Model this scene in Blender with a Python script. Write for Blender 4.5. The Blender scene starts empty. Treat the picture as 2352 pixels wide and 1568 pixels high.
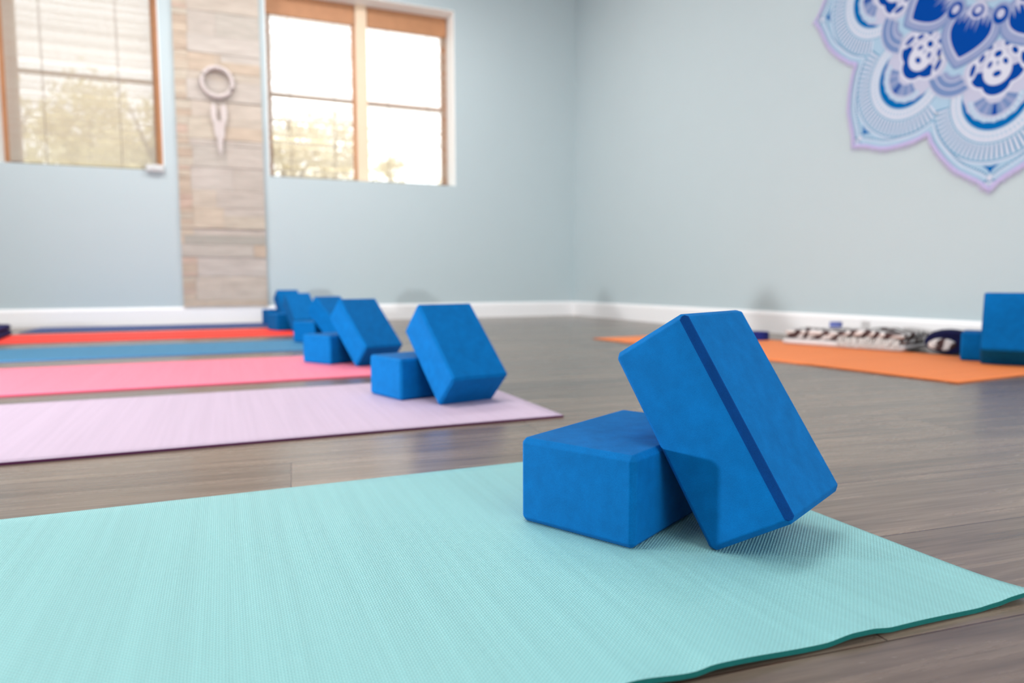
import bpy, bmesh, math, random
from math import sin, cos, pi, radians, sqrt, atan2, hypot
from mathutils import Vector, Matrix

random.seed(7)
scene = bpy.context.scene
col = scene.collection

# ------------------------------------------------------------------ camera
W_Y = 5.395          # inner face of the window wall
R_X = 2.834          # inner face of the right wall
Z0 = 0.0045          # top of the yoga mats
CAM_Z = 0.2781 + Z0
f_px, pitch, roll, yaw = 1594.41, 0.0841, -0.0031, 1.1764
fw = Vector((cos(yaw) * cos(pitch), sin(yaw) * cos(pitch), -sin(pitch)))
rt = Vector((sin(yaw), -cos(yaw), 0))
up = rt.cross(fw)
rt2 = rt * cos(roll) + up * sin(roll)
up2 = up * cos(roll) - rt * sin(roll)
camd = bpy.data.cameras.new('camera')
camo = bpy.data.objects.new('camera', camd)
col.objects.link(camo)
camo.matrix_world = Matrix(((rt2.x, up2.x, -fw.x, 0), (rt2.y, up2.y, -fw.y, 0), (rt2.z, up2.z, -fw.z, CAM_Z), (0, 0, 0, 1)))
camd.sensor_width = 36.0
camd.lens = f_px / 2352 * 36.0
camd.clip_start = 0.02
camd.clip_end = 200
camd.dof.use_dof = True
camd.dof.focus_distance = 0.70
camd.dof.aperture_fstop = 4.0
scene.camera = camo

# ------------------------------------------------------------------ world, lights, exposure
vs = scene.view_settings
vs.view_transform = 'Standard'
vs.look = 'None'
vs.gamma = 1.0
vs.use_curve_mapping = False
vs.exposure = 0.12
world = bpy.data.worlds.new('overcast_sky')
scene.world = world
world.use_nodes = True
bg = world.node_tree.nodes['Background']
bg.inputs['Color'].default_value = (0.97, 0.985, 1.0, 1)
bg.inputs['Strength'].default_value = 3.0
scene.cycles.use_denoising = True
scene.cycles.max_bounces = 8
scene.cycles.diffuse_bounces = 5
scene.cycles.transparent_max_bounces = 12


def area_light(name, loc, target, sx, sy, watts, color=(1, 1, 1)):
    l = bpy.data.lights.new(name, 'AREA')
    l.shape = 'RECTANGLE'
    l.size, l.size_y = sx, sy
    l.energy = watts
    l.color = color
    o = bpy.data.objects.new(name, l)
    col.objects.link(o)
    o.location = loc
    o.rotation_euler = (Vector(target) - Vector(loc)).to_track_quat('-Z', 'Y').to_euler()
    return o


# unseen fill lights added under the ceiling to raise the room ambient
for (x, y, w_) in ((-1.2, 0.9, 20), (0.4, 1.0, 21), (-1.0, 4.2, 35), (0.8, 4.2, 32), (-1.2, -1.6, 9), (0.6, -1.6, 9)):
    area_light('ceiling_fill_light', (x, y, 2.72), (x, y, 0), 1.2, 0.6, w_, (1.0, 0.985, 0.965))
# unseen fill light added behind the camera, then the low lamp standing left of the mats
area_light('rear_fill_light', (1.25, -2.9, 1.30), (0.3, 5.4, 1.5), 2.8, 2.2, 92, (0.96, 0.985, 1.0))
area_light('low_studio_lamp', (-1.95, 1.85, 0.22), (0.6, 1.95, 0.22), 0.13, 0.13, 78, (0.98, 0.99, 1.0))
# hazy sun from behind the building, on the garden only
sun = bpy.data.lights.new('hazy_sun', 'SUN')
sun.energy = 1.5
sun.angle = radians(12)
suno = bpy.data.objects.new('hazy_sun', sun)
col.objects.link(suno)
suno.rotation_euler = Vector((0.15, 1.0, -0.75)).to_track_quat('-Z', 'Y').to_euler()

# ------------------------------------------------------------------ helpers


def tag(o, label=None, cat=None, group=None, kind=None):
    if label:
        o['label'] = label
    if cat:
        o['category'] = cat
    if group:
        o['group'] = group
    if kind:
        o['kind'] = kind
    return o


def mesh_obj(name, bm, mats, parent=None, smooth=False):
    me = bpy.data.meshes.new(name)
    bm.normal_update()
    bm.to_mesh(me)
    bm.free()
    if smooth:
        for p in me.polygons:
            p.use_smooth = True
    for m in (mats if isinstance(mats, (list, tuple)) else [mats]):
        me.materials.append(m)
    o = bpy.data.objects.new(name, me)
    col.objects.link(o)
    if parent:
        o.parent = parent
    return o


def empty(name, loc, rz=0):
    o = bpy.data.objects.new(name, None)
    o.empty_display_size = 0.05
    col.objects.link(o)
    o.location = loc
    o.rotation_euler = (0, 0, rz)
    return o


def add_box(bm, x0, x1, y0, y1, z0, z1, mi=0, bevel=0):
    vs_ = [bm.verts.new(p) for p in ((x0, y0, z0), (x1, y0, z0), (x1, y1, z0), (x0, y1, z0), (x0, y0, z1), (x1, y0, z1), (x1, y1, z1), (x0, y1, z1))]
    fs = []
    for q in ((0, 3, 2, 1), (4, 5, 6, 7), (0, 1, 5, 4), (1, 2, 6, 5), (2, 3, 7, 6), (3, 0, 4, 7)):
        f = bm.faces.new([vs_[i] for i in q])
        f.material_index = mi
        fs.append(f)
    if bevel:
        es = list({e for f in fs for e in f.edges})
        r = bmesh.ops.bevel(bm, geom=es, offset=bevel, segments=2, profile=0.5, affect='EDGES')
        for f in r['faces']:
            f.material_index = mi
    return vs_


def add_tube(bm, pts, r, n=8, cap=True, closed=False):
    pts = [Vector(p) for p in pts]
    rings = []
    N = len(pts)
    for i, p in enumerate(pts):
        a = pts[(i - 1) % N] if (closed or i > 0) else p
        b = pts[(i + 1) % N] if (closed or i < N - 1) else p
        t = (b - a).normalized()
        ref = Vector((0, 0, 1)) if abs(t.z) < 0.9 else Vector((1, 0, 0))
        u = t.cross(ref).normalized()
        v = u.cross(t)
        rr = r[i] if isinstance(r, (list, tuple)) else r
        rings.append([bm.verts.new(p + (u * cos(2 * pi * k / n) + v * sin(2 * pi * k / n)) * rr) for k in range(n)])
    for i in range(N if closed else N - 1):
        A, B = rings[i], rings[(i + 1) % N]
        for k in range(n):
            bm.faces.new((A[k], A[(k + 1) % n], B[(k + 1) % n], B[k]))
    if cap and not closed:
        bm.faces.new(rings[0][::-1])
        bm.faces.new(rings[-1])


# ------------------------------------------------------------------ materials


def srgb(r, g, b):
    def c(v):
        v /= 255.0
        return v / 12.92 if v <= 0.04045 else ((v + 0.055) / 1.055) ** 2.4
    return (c(r), c(g), c(b), 1)


class NT:
    def __init__(self, name):
        self.m = bpy.data.materials.new(name)
        self.m.use_nodes = True
        self.t = self.m.node_tree
        self.b = self.t.nodes['Principled BSDF']

    def n(self, typ, **kw):
        nd = self.t.nodes.new(typ)
        for k, v in kw.items():
            if k in nd.inputs.keys() if isinstance(k, str) else False:
                nd.inputs[k].default_value = v
            else:
                setattr(nd, k, v)
        return nd

    def l(self, a, b):
        self.t.links.new(a, b)


def simple(name, color, rough=0.6, spec=0.3, noise=0.0, scale=40.0, bump=0.0, bscale=200.0, metallic=0.0, sheen=0.0):
    k = NT(name)
    k.b.inputs['Base Color'].default_value = color
    k.b.inputs['Roughness'].default_value = rough
    k.b.inputs['Specular IOR Level'].default_value = spec
    k.b.inputs['Metallic'].default_value = metallic
    k.b.inputs['Sheen Weight'].default_value = sheen
    tc = k.n('ShaderNodeTexCoord')
    if noise:
        nz = k.n('ShaderNodeTexNoise')
        nz.inputs['Scale'].default_value = scale
        nz.inputs['Detail'].default_value = 4
        k.l(tc.outputs['Object'], nz.inputs['Vector'])
        mx = k.n('ShaderNodeMix', data_type='RGBA')
        c2 = tuple(min(1, c * (1 + noise)) for c in color[:3]) + (1,)
        c1 = tuple(c * (1 - noise) for c in color[:3]) + (1,)
        mx.inputs[6].default_value = c1
        mx.inputs[7].default_value = c2
        k.l(nz.outputs['Fac'], mx.inputs[0])
        k.l(mx.outputs[2], k.b.inputs['Base Color'])
    if bump:
        nb = k.n('ShaderNodeTexNoise')
        nb.inputs['Scale'].default_value = bscale
        nb.inputs['Detail'].default_value = 3
        k.l(tc.outputs['Object'], nb.inputs['Vector'])
        bp = k.n('ShaderNodeBump')
        bp.inputs['Strength'].default_value = bump
        bp.inputs['Distance'].default_value = 0.001
        k.l(nb.outputs['Fac'], bp.inputs['Height'])
        k.l(bp.outputs['Normal'], k.b.inputs['Normal'])
    return k.m


def floor_material():
    k = NT('grey_brown_wood_planks')
    geo = k.n('ShaderNodeNewGeometry')
    mp = k.n('ShaderNodeMapping')
    mp.inputs['Rotation'].default_value = (0, 0, radians(5.2))
    k.l(geo.outputs['Position'], mp.inputs['Vector'])
    mp2 = k.n('ShaderNodeMapping')
    mp2.inputs['Location'].default_value = (0.78, -(0.5946 - 0.181 * 40), 0)
    k.l(mp.outputs['Vector'], mp2.inputs['Vector'])
    br = k.n('ShaderNodeTexBrick')
    br.offset = 0.37
    br.inputs['Scale'].default_value = 1.0
    br.inputs['Brick Width'].default_value = 1.22
    br.inputs['Row Height'].default_value = 0.181
    br.inputs['Mortar Size'].default_value = 0.0011
    br.inputs['Mortar Smooth'].default_value = 0.2
    br.inputs['Color1'].default_value = (0.0, 0.0, 0.0, 1)
    br.inputs['Color2'].default_value = (1, 1, 1, 1)
    br.inputs['Mortar'].default_value = (0.5, 0.5, 0.5, 1)
    k.l(mp2.outputs['Vector'], br.inputs['Vector'])
    # grain, drawn out along the planks
    mg = k.n('ShaderNodeMapping')
    mg.inputs['Scale'].default_value = (1.6, 26.0, 1.0)
    k.l(mp.outputs['Vector'], mg.inputs['Vector'])
    off = k.n('ShaderNodeVectorMath', operation='MULTIPLY_ADD')
    off.inputs[1].default_value = (7.0, 13.0, 3.0)
    k.l(br.outputs['Color'], off.inputs[0])
    k.l(mg.outputs['Vector'], off.inputs[2])
    n1 = k.n('ShaderNodeTexNoise')
    n1.inputs['Scale'].default_value = 1.0
    n1.inputs['Detail'].default_value = 6
    n1.inputs['Roughness'].default_value = 0.62
    n1.inputs['Distortion'].default_value = 0.7
    k.l(off.outputs['Vector'], n1.inputs['Vector'])
    mg2 = k.n('ShaderNodeMapping')
    mg2.inputs['Scale'].default_value = (7.0, 190.0, 1.0)
    k.l(mp.outputs['Vector'], mg2.inputs['Vector'])
    n2 = k.n('ShaderNodeTexNoise')
    n2.inputs['Scale'].default_value = 1.0
    n2.inputs['Detail'].default_value = 5
    k.l(mg2.outputs['Vector'], n2.inputs['Vector'])
    cr = k.n('ShaderNodeValToRGB')
    e = cr.color_ramp.elements
    e[0].position, e[0].color = 0.28, (0.108, 0.077, 0.055, 1)
    e[1].position, e[1].color = 0.74, (0.258, 0.198, 0.152, 1)
    k.l(n1.outputs['Fac'], cr.inputs['Fac'])
    m1 = k.n('ShaderNodeMix', data_type='RGBA', blend_type='MULTIPLY')
    m1.inputs[0].default_value = 0.6
    cr2 = k.n('ShaderNodeValToRGB')
    cr2.color_ramp.elements[0].position, cr2.color_ramp.elements[0].color = 0.32, (0.62, 0.62, 0.63, 1)
    cr2.color_ramp.elements[1].position, cr2.color_ramp.elements[1].color = 0.68, (1.15, 1.12, 1.1, 1)
    k.l(n2.outputs['Fac'], cr2.inputs['Fac'])
    k.l(cr.outputs['Color'], m1.inputs[6])
    k.l(cr2.outputs['Color'], m1.inputs[7])
    # plank to plank tint
    m2 = k.n('ShaderNodeMix', data_type='RGBA', blend_type='MULTIPLY')
    m2.inputs[0].default_value = 1.0
    cr3 = k.n('ShaderNodeValToRGB')
    cr3.color_ramp.elements[0].color = (0.82, 0.82, 0.84, 1)
    cr3.color_ramp.elements[1].color = (1.18, 1.16, 1.13, 1)
    k.l(br.outputs['Color'], cr3.inputs['Fac'])
    k.l(m1.outputs[2], m2.inputs[6])
    k.l(cr3.outputs['Color'], m2.inputs[7])
    # seams
    m3 = k.n('ShaderNodeMix', data_type='RGBA')
    m3.inputs[7].default_value = (0.07, 0.038, 0.027, 1)
    k.l(br.outputs['Fac'], m3.inputs[0])
    k.l(m2.outputs[2], m3.inputs[6])
    k.l(m3.outputs[2], k.b.inputs['Base Color'])
    rr = k.n('ShaderNodeMapRange')
    rr.inputs['To Min'].default_value = 0.20
    rr.inputs['To Max'].default_value = 0.33
    k.l(n1.outputs['Fac'], rr.inputs['Value'])
    k.l(rr.outputs['Result'], k.b.inputs['Roughness'])
    k.b.inputs['Specular IOR Level'].default_value = 0.62
    bp = k.n('ShaderNodeBump')
    bp.inputs['Strength'].default_value = 0.06
    bp.inputs['Distance'].default_value = 0.001
    k.l(n2.outputs['Fac'], bp.inputs['Height'])
    k.l(bp.outputs['Normal'], k.b.inputs['Normal'])
    return k.m


def mat_material(name, color, strength=0.5):
    """Cushion foam: rows of small raised beads."""
    k = NT(name)
    tc = k.n('ShaderNodeTexCoord')
    sx = k.n('ShaderNodeSeparateXYZ')
    k.l(tc.outputs['Object'], sx.inputs[0])

    def wave(out, period, phase=None):
        m = k.n('ShaderNodeMath', operation='MULTIPLY')
        m.inputs[1].default_value = 2 * pi / period
        k.l(out, m.inputs[0])
        s = k.n('ShaderNodeMath', operation='SINE')
        k.l(m.outputs[0], s.inputs[0])
        return s
    wx = wave(sx.outputs['X'], 0.0046)
    wy = wave(sx.outputs['Y'], 0.0040)
    pr = k.n('ShaderNodeMath', operation='MULTIPLY')
    k.l(wx.outputs[0], pr.inputs[0])
    k.l(wy.outputs[0], pr.inputs[1])
    rib = wave(sx.outputs['X'], 0.0023)
    ad = k.n('ShaderNodeMath', operation='MULTIPLY_ADD')
    ad.inputs[1].default_value = 0.45
    k.l(rib.outputs[0], ad.inputs[0])
    k.l(pr.outputs[0], ad.inputs[2])
    # uneven strength of the ribs, seen as soft streaks across the mat
    mp = k.n('ShaderNodeMapping')
    mp.inputs['Scale'].default_value = (90, 1.5, 1)
    k.l(tc.outputs['Object'], mp.inputs['Vector'])
    nz = k.n('ShaderNodeTexNoise')
    nz.inputs['Scale'].default_value = 1.0
    nz.inputs['Detail'].default_value = 3
    k.l(mp.outputs['Vector'], nz.inputs['Vector'])
    ad2 = k.n('ShaderNodeMath', operation='MULTIPLY_ADD')
    ad2.inputs[1].default_value = 2.0
    k.l(nz.outputs['Fac'], ad2.inputs[0])
    k.l(ad.outputs[0], ad2.inputs[2])
    bp = k.n('ShaderNodeBump')
    bp.inputs['Strength'].default_value = strength
    bp.inputs['Distance'].default_value = 0.0006
    k.l(ad2.outputs[0], bp.inputs['Height'])
    k.l(bp.outputs['Normal'], k.b.inputs['Normal'])
    mx = k.n('ShaderNodeMix', data_type='RGBA')
    mr = k.n('ShaderNodeMapRange')
    mr.inputs['From Min'].default_value = -1.0
    mr.inputs['From Max'].default_value = 1.0
    k.l(ad.outputs[0], mr.inputs['Value'])
    k.l(mr.outputs['Result'], mx.inputs[0])
    mx.inputs[6].default_value = tuple(c * 0.86 for c in color[:3]) + (1,)
    mx.inputs[7].default_value = tuple(min(1, c * 1.06) for c in color[:3]) + (1,)
    mx2 = k.n('ShaderNodeMix', data_type='RGBA', blend_type='MULTIPLY')
    mx2.inputs[0].default_value = 0.35
    k.l(mx.outputs[2], mx2.inputs[6])
    cr = k.n('ShaderNodeValToRGB')
    cr.color_ramp.elements[0].position, cr.color_ramp.elements[0].color = 0.35, (0.86, 0.86, 0.86, 1)
    cr.color_ramp.elements[1].position, cr.color_ramp.elements[1].color = 0.65, (1.05, 1.05, 1.05, 1)
    k.l(nz.outputs['Fac'], cr.inputs['Fac'])
    k.l(cr.outputs['Color'], mx2.inputs[7])
    k.l(mx2.outputs[2], k.b.inputs['Base Color'])
    k.b.inputs['Roughness'].default_value = 0.42 if strength > 0.3 else 0.6
    k.b.inputs['Specular IOR Level'].default_value = 0.45 if strength > 0.3 else 0.22
    return k.m


def foam_material(name, color):
    k = NT(name)
    tc = k.n('ShaderNodeTexCoord')
    n1 = k.n('ShaderNodeTexNoise')
    n1.inputs['Scale'].default_value = 38
    n1.inputs['Detail'].default_value = 5
    n1.inputs['Roughness'].default_value = 0.65
    k.l(tc.outputs['Object'], n1.inputs['Vector'])
    n2 = k.n('ShaderNodeTexNoise')
    n2.inputs['Scale'].default_value = 900
    n2.inputs['Detail'].default_value = 2
    k.l(tc.outputs['Object'], n2.inputs['Vector'])
    cr = k.n('ShaderNodeValToRGB')
    e = cr.color_ramp.elements
    e[0].position, e[0].color = 0.3, tuple(c * 0.86 for c in color[:3]) + (1,)
    e[1].position, e[1].color = 0.72, tuple(min(1, c * 1.12) for c in color[:3]) + (1,)
    k.l(n1.outputs['Fac'], cr.inputs['Fac'])
    mx = k.n('ShaderNodeMix', data_type='RGBA', blend_type='MULTIPLY')
    mx.inputs[0].default_value = 0.5
    cr2 = k.n('ShaderNodeValToRGB')
    cr2.color_ramp.elements[0].position, cr2.color_ramp.elements[0].color = 0.3, (0.72, 0.74, 0.78, 1)
    cr2.color_ramp.elements[1].position, cr2.color_ramp.elements[1].color = 0.7, (1.2, 1.18, 1.15, 1)
    k.l(n2.outputs['Fac'], cr2.inputs['Fac'])
    k.l(cr.outputs['Color'], mx.inputs[6])
    k.l(cr2.outputs['Color'], mx.inputs[7])
    k.l(mx.outputs[2], k.b.inputs['Base Color'])
    bp = k.n('ShaderNodeBump')
    bp.inputs['Strength'].default_value = 0.35
    bp.inputs['Distance'].default_value = 0.0005
    k.l(n2.outputs['Fac'], bp.inputs['Height'])
    k.l(bp.outputs['Normal'], k.b.inputs['Normal'])
    k.b.inputs['Roughness'].default_value = 0.7
    k.b.inputs['Specular IOR Level'].default_value = 0.06
    k.b.inputs['Sheen Weight'].default_value = 0.02
    k.b.inputs['Sheen Tint'].default_value = (0.6, 0.8, 1.0, 1)
    return k.m


def island_material(name, cols, rough=0.7, grain=(3, 3, 60), spec=0.2):
    """Every loose piece of the mesh picks its own colour."""
    k = NT(name)
    geo = k.n('ShaderNodeNewGeometry')
    cr = k.n('ShaderNodeValToRGB')
    cr.color_ramp.interpolation = 'CONSTANT'
    el = cr.color_ramp.elements
    while len(el) < len(cols):
        el.new(0.5)
    for i, c in enumerate(cols):
        el[i].position = i / len(cols)
        el[i].color = c
    k.l(geo.outputs['Random Per Island'], cr.inputs['Fac'])
    tc = k.n('ShaderNodeTexCoord')
    mp = k.n('ShaderNodeMapping')
    mp.inputs['Scale'].default_value = grain
    k.l(tc.outputs['Object'], mp.inputs['Vector'])
    nz = k.n('ShaderNodeTexNoise')
    nz.inputs['Scale'].default_value = 1.0
    nz.inputs['Detail'].default_value = 4
    k.l(mp.outputs['Vector'], nz.inputs['Vector'])
    c2 = k.n('ShaderNodeValToRGB')
    c2.color_ramp.elements[0].position, c2.color_ramp.elements[0].color = 0.3, (0.8, 0.79, 0.78, 1)
    c2.color_ramp.elements[1].position, c2.color_ramp.elements[1].color = 0.7, (1.1, 1.1, 1.1, 1)
    k.l(nz.outputs['Fac'], c2.inputs['Fac'])
    mx = k.n('ShaderNodeMix', data_type='RGBA', blend_type='MULTIPLY')
    mx.inputs[0].default_value = 0.8
    k.l(cr.outputs['Color'], mx.inputs[6])
    k.l(c2.outputs['Color'], mx.inputs[7])
    k.l(mx.outputs[2], k.b.inputs['Base Color'])
    k.b.inputs['Roughness'].default_value = rough
    k.b.inputs['Specular IOR Level'].default_value = spec
    return k.m


def glass_material():
    k = NT('window_glass')
    t = k.t
    tr = k.n('ShaderNodeBsdfTransparent')
    tr.inputs['Color'].default_value = (0.97, 0.98, 0.98, 1)
    gl = k.n('ShaderNodeBsdfGlossy')
    gl.inputs['Roughness'].default_value = 0.02
    fr = k.n('ShaderNodeFresnel')
    fr.inputs['IOR'].default_value = 1.3
    mx = k.n('ShaderNodeMixShader')
    k.l(fr.outputs[0], mx.inputs[0])
    k.l(tr.outputs[0], mx.inputs[1])
    k.l(gl.outputs[0], mx.inputs[2])
    k.l(mx.outputs[0], t.nodes['Material Output'].inputs['Surface'])
    return k.m


def slat_material():
    k = NT('bamboo_slats')
    k.b.inputs['Base Color'].default_value = (0.60, 0.55, 0.48, 1)
    k.b.inputs['Roughness'].default_value = 0.7
    tl = k.n('ShaderNodeBsdfTranslucent')
    tl.inputs['Color'].default_value = (0.80, 0.76, 0.71, 1)
    mx = k.n('ShaderNodeMixShader')
    mx.inputs[0].default_value = 0.45
    k.l(k.b.outputs[0], mx.inputs[1])
    k.l(tl.outputs[0], mx.inputs[2])
    k.l(mx.outputs[0], k.t.nodes['Material Output'].inputs['Surface'])
    return k.m


def leaf_material(name, c1, c2):
    k = NT(name)
    geo = k.n('ShaderNodeNewGeometry')
    mx = k.n('ShaderNodeMix', data_type='RGBA')
    mx.inputs[6].default_value = c1
    mx.inputs[7].default_value = c2
    k.l(geo.outputs['Random Per Island'], mx.inputs[0])
    k.l(mx.outputs[2], k.b.inputs['Base Color'])
    k.b.inputs['Roughness'].default_value = 0.7
    tl = k.n('ShaderNodeBsdfTranslucent')
    k.l(mx.outputs[2], tl.inputs['Color'])
    ms = k.n('ShaderNodeMixShader')
    ms.inputs[0].default_value = 0.4
    k.l(k.b.outputs[0], ms.inputs[1])
    k.l(tl.outputs[0], ms.inputs[2])
    k.l(ms.outputs[0], k.t.nodes['Material Output'].inputs['Surface'])
    return k.m


def blanket_material():
    """White weave with rows of dark brown zigzags and diamonds."""
    k = NT('white_and_brown_weave')
    tc = k.n('ShaderNodeTexCoord')
    mp = k.n('ShaderNodeMapping')
    mp.inputs['Scale'].default_value = (22.0, 26.0, 50.0)
    k.l(tc.outputs['Object'], mp.inputs['Vector'])
    nz = k.n('ShaderNodeTexNoise')
    nz.inputs['Scale'].default_value = 1.0
    nz.inputs['Detail'].default_value = 2
    nz.inputs['Distortion'].default_value = 0.8
    k.l(mp.outputs['Vector'], nz.inputs['Vector'])
    wv = k.n('ShaderNodeTexWave', wave_type='BANDS', bands_direction='DIAGONAL', wave_profile='TRI')
    wv.inputs['Scale'].default_value = 11.0
    wv.inputs['Distortion'].default_value = 5.0
    wv.inputs['Detail'].default_value = 1.0
    k.l(tc.outputs['Object'], wv.inputs['Vector'])
    ad = k.n('ShaderNodeMath', operation='MULTIPLY')
    k.l(nz.outputs['Fac'], ad.inputs[0])
    k.l(wv.outputs['Fac'], ad.inputs[1])
    cr = k.n('ShaderNodeValToRGB')
    e = cr.color_ramp.elements
    e[0].position, e[0].color = 0.19, (0.66, 0.64, 0.63, 1)
    e[1].position, e[1].color = 0.28, (0.075, 0.045, 0.045, 1)
    k.l(ad.outputs[0], cr.inputs['Fac'])
    k.l(cr.outputs['Color'], k.b.inputs['Base Color'])
    k.b.inputs['Roughness'].default_value = 0.9
    k.b.inputs['Specular IOR Level'].default_value = 0.1
    return k.m


M_wall = simple('pale_blue_grey_paint', srgb(188, 202, 206), 0.75, 0.2, noise=0.012, scale=6, bump=0.06, bscale=160)
M_ceil = simple('white_ceiling_paint', (0.82, 0.82, 0.82, 1), 0.85, 0.2, noise=0.01)
M_trim = simple('white_gloss_trim', (0.90, 0.89, 0.895, 1), 0.45, 0.4, noise=0.01)
M_reveal = simple('white_plaster_reveal', (0.93, 0.93, 0.91, 1), 0.7, 0.2, noise=0.01)
M_floor = floor_material()
M_foam = foam_material('blue_foam', (0.0, 0.122, 0.37, 1))
M_stripe = foam_material('dark_blue_edge_foam', (0.0, 0.042, 0.19, 1))
M_glass = glass_material()
M_wood = simple('orange_brown_window_wood', srgb(190, 138, 100), 0.5, 0.3, noise=0.15, scale=14)
M_post = simple('cream_window_post', srgb(236, 212, 184), 0.55, 0.3, noise=0.04, scale=10)
M_slat = slat_material()
M_cord = simple('grey_brown_cord', (0.42, 0.36, 0.31, 1), 0.8, 0.1, noise=0.1)
M_railbar = simple('dark_bamboo_rail', (0.10, 0.062, 0.04, 1), 0.6, 0.2, noise=0.2)

# ------------------------------------------------------------------ room shell
CEIL = 2.75
X0, YR = -4.2, -3.0
WT = 0.26             # window wall thickness


def struct(o):
    o['kind'] = 'structure'
    return o


bm = bmesh.new()
add_box(bm, X0 - 0.2, R_X + 0.2, YR - 0.2, W_Y + WT, -0.12, 0.0)
struct(mesh_obj('floor', bm, M_floor))
bm = bmesh.new()
add_box(bm, X0 - 0.2, R_X + 0.2, YR - 0.2, W_Y + WT, CEIL, CEIL + 0.1)
struct(mesh_obj('ceiling', bm, M_ceil))

# window openings in the back wall: (x0, x1), sill and head
OPEN = [(-1.30, -0.336), (0.345, 1.760)]
SILL, HEAD = 1.055 + Z0, 2.412 + Z0
bm = bmesh.new()
yb0, yb1 = W_Y, W_Y + WT
xs = [X0] + [v for p in OPEN for v in p] + [R_X + 0.2]
add_box(bm, X0, R_X + 0.2, yb0, yb1, 0, SILL)
add_box(bm, X0, R_X + 0.2, yb0, yb1, HEAD, CEIL)
for i in range(0, len(xs), 2):
    add_box(bm, xs[i], xs[i + 1], yb0, yb1, SILL, HEAD)
struct(mesh_obj('wall_back', bm, M_wall))
bm = bmesh.new()
add_box(bm, R_X, R_X + 0.2, YR, W_Y, 0, CEIL)
struct(mesh_obj('wall_right', bm, M_wall))
bm = bmesh.new()
add_box(bm, X0 - 0.2, X0, YR, W_Y + WT, 0, CEIL)
struct(mesh_obj('wall_left', bm, M_wall))
bm = bmesh.new()
add_box(bm, X0 - 0.2, R_X + 0.2, YR - 0.2, YR, 0, CEIL)
struct(mesh_obj('wall_rear', bm, M_wall))


def baseboard(name, x0, x1, y0, y1, axis):
    h = 0.117 + Z0
    b = bmesh.new()
    if axis == 'x':
        prof = [(0, 0), (-0.016, 0), (-0.016, h - 0.018), (-0.009, h - 0.004), (-0.006, h), (0, h)]
        A = [b.verts.new((x0, y0 + p[0], p[1])) for p in prof]
        B = [b.verts.new((x1, y0 + p[0], p[1])) for p in prof]
    else:
        prof = [(0, 0), (-0.016, 0), (-0.016, h - 0.018), (-0.009, h - 0.004), (-0.006, h), (0, h)]
        A = [b.verts.new((x0 + p[0], y0, p[1])) for p in prof]
        B = [b.verts.new((x0 + p[0], y1, p[1])) for p in prof]
    n = len(prof)
    for i in range(n):
        j = (i + 1) % n
        b.faces.new((A[i], A[j], B[j], B[i]))
    b.faces.new(A[::-1])
    b.faces.new(B)
    bmesh.ops.recalc_face_normals(b, faces=b.faces)
    return struct(mesh_obj(name, b, M_trim))


baseboard('baseboard_back', X0, R_X, W_Y, W_Y, 'x')
baseboard('baseboard_right', R_X, R_X, YR, W_Y - 0.016, 'y')

# ------------------------------------------------------------------ windows


def reveal(name, x0, x1):
    """Lining of the opening: two jambs, head and sill boards (white plaster)."""
    b = bmesh.new()
    y0, y1 = W_Y + 0.001, W_Y + 0.205
    add_box(b, x0, x0 + 0.006, y0, y1, SILL, HEAD)
    add_box(b, x1 - 0.006, x1, y0, y1, SILL, HEAD)
    add_box(b, x0, x1, y0, y1, HEAD - 0.006, HEAD)
    return b


YF = W_Y + 0.205       # plane of the sashes


def build_window(idx, x0, x1, halves, mullion, sl=0.035, sr=0.035):
    w = empty('window_%d' % idx, ((x0 + x1) / 2, YF, SILL))
    struct(w)
    loc = Vector(w.location)

    def part(name, b, m, parent=w):
        bmesh.ops.translate(b, verts=b.verts, vec=-loc)
        return mesh_obj(name, b, m, parent)
    part('reveal_lining', reveal('r', x0, x1), M_reveal)
    b = bmesh.new()
    add_box(b, x0, x0 + sl, YF, YF + 0.05, SILL, HEAD)
    add_box(b, x1 - sr, x1, YF, YF + 0.05, SILL, HEAD)
    add_box(b, x0 + sl, x1 - sr, YF, YF + 0.05, HEAD - 0.06, HEAD)
    add_box(b, x0 + sl, x1 - sr, YF, YF + 0.05, SILL, SILL + 0.02)
    part('frame', b, M_wood)
    zt = 1.692 + Z0
    for (a, c) in halves:
        b = bmesh.new()
        add_box(b, a, a + 0.012, YF + 0.008, YF + 0.04, SILL + 0.02, HEAD - 0.06)
        add_box(b, c - 0.012, c, YF + 0.008, YF + 0.04, SILL + 0.02, HEAD - 0.06)
        add_box(b, a + 0.012, c - 0.012, YF + 0.008, YF + 0.04, zt - 0.014, zt + 0.014)
        part('sash', b, M_wood)
        for (q0, q1) in ((SILL + 0.02, zt - 0.014), (zt + 0.014, HEAD - 0.06)):
            b = bmesh.new()
            add_box(b, a + 0.012, c - 0.012, YF + 0.022, YF + 0.026, q0, q1)
            part('glass_pane', b, M_glass)
    if mullion:
        b = bmesh.new()
        add_box(b, mullion - 0.044, mullion + 0.044, YF - 0.06, YF + 0.05, SILL, HEAD, bevel=0.006)
        part('mullion', b, M_post)
    return w


build_window(1, OPEN[0][0], OPEN[0][1], [(-1.21, -0.390)], None, 0.09, 0.054)
build_window(2, OPEN[1][0], OPEN[1][1], [(0.38, 1.013), (1.101, 1.725)], 1.057)


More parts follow.
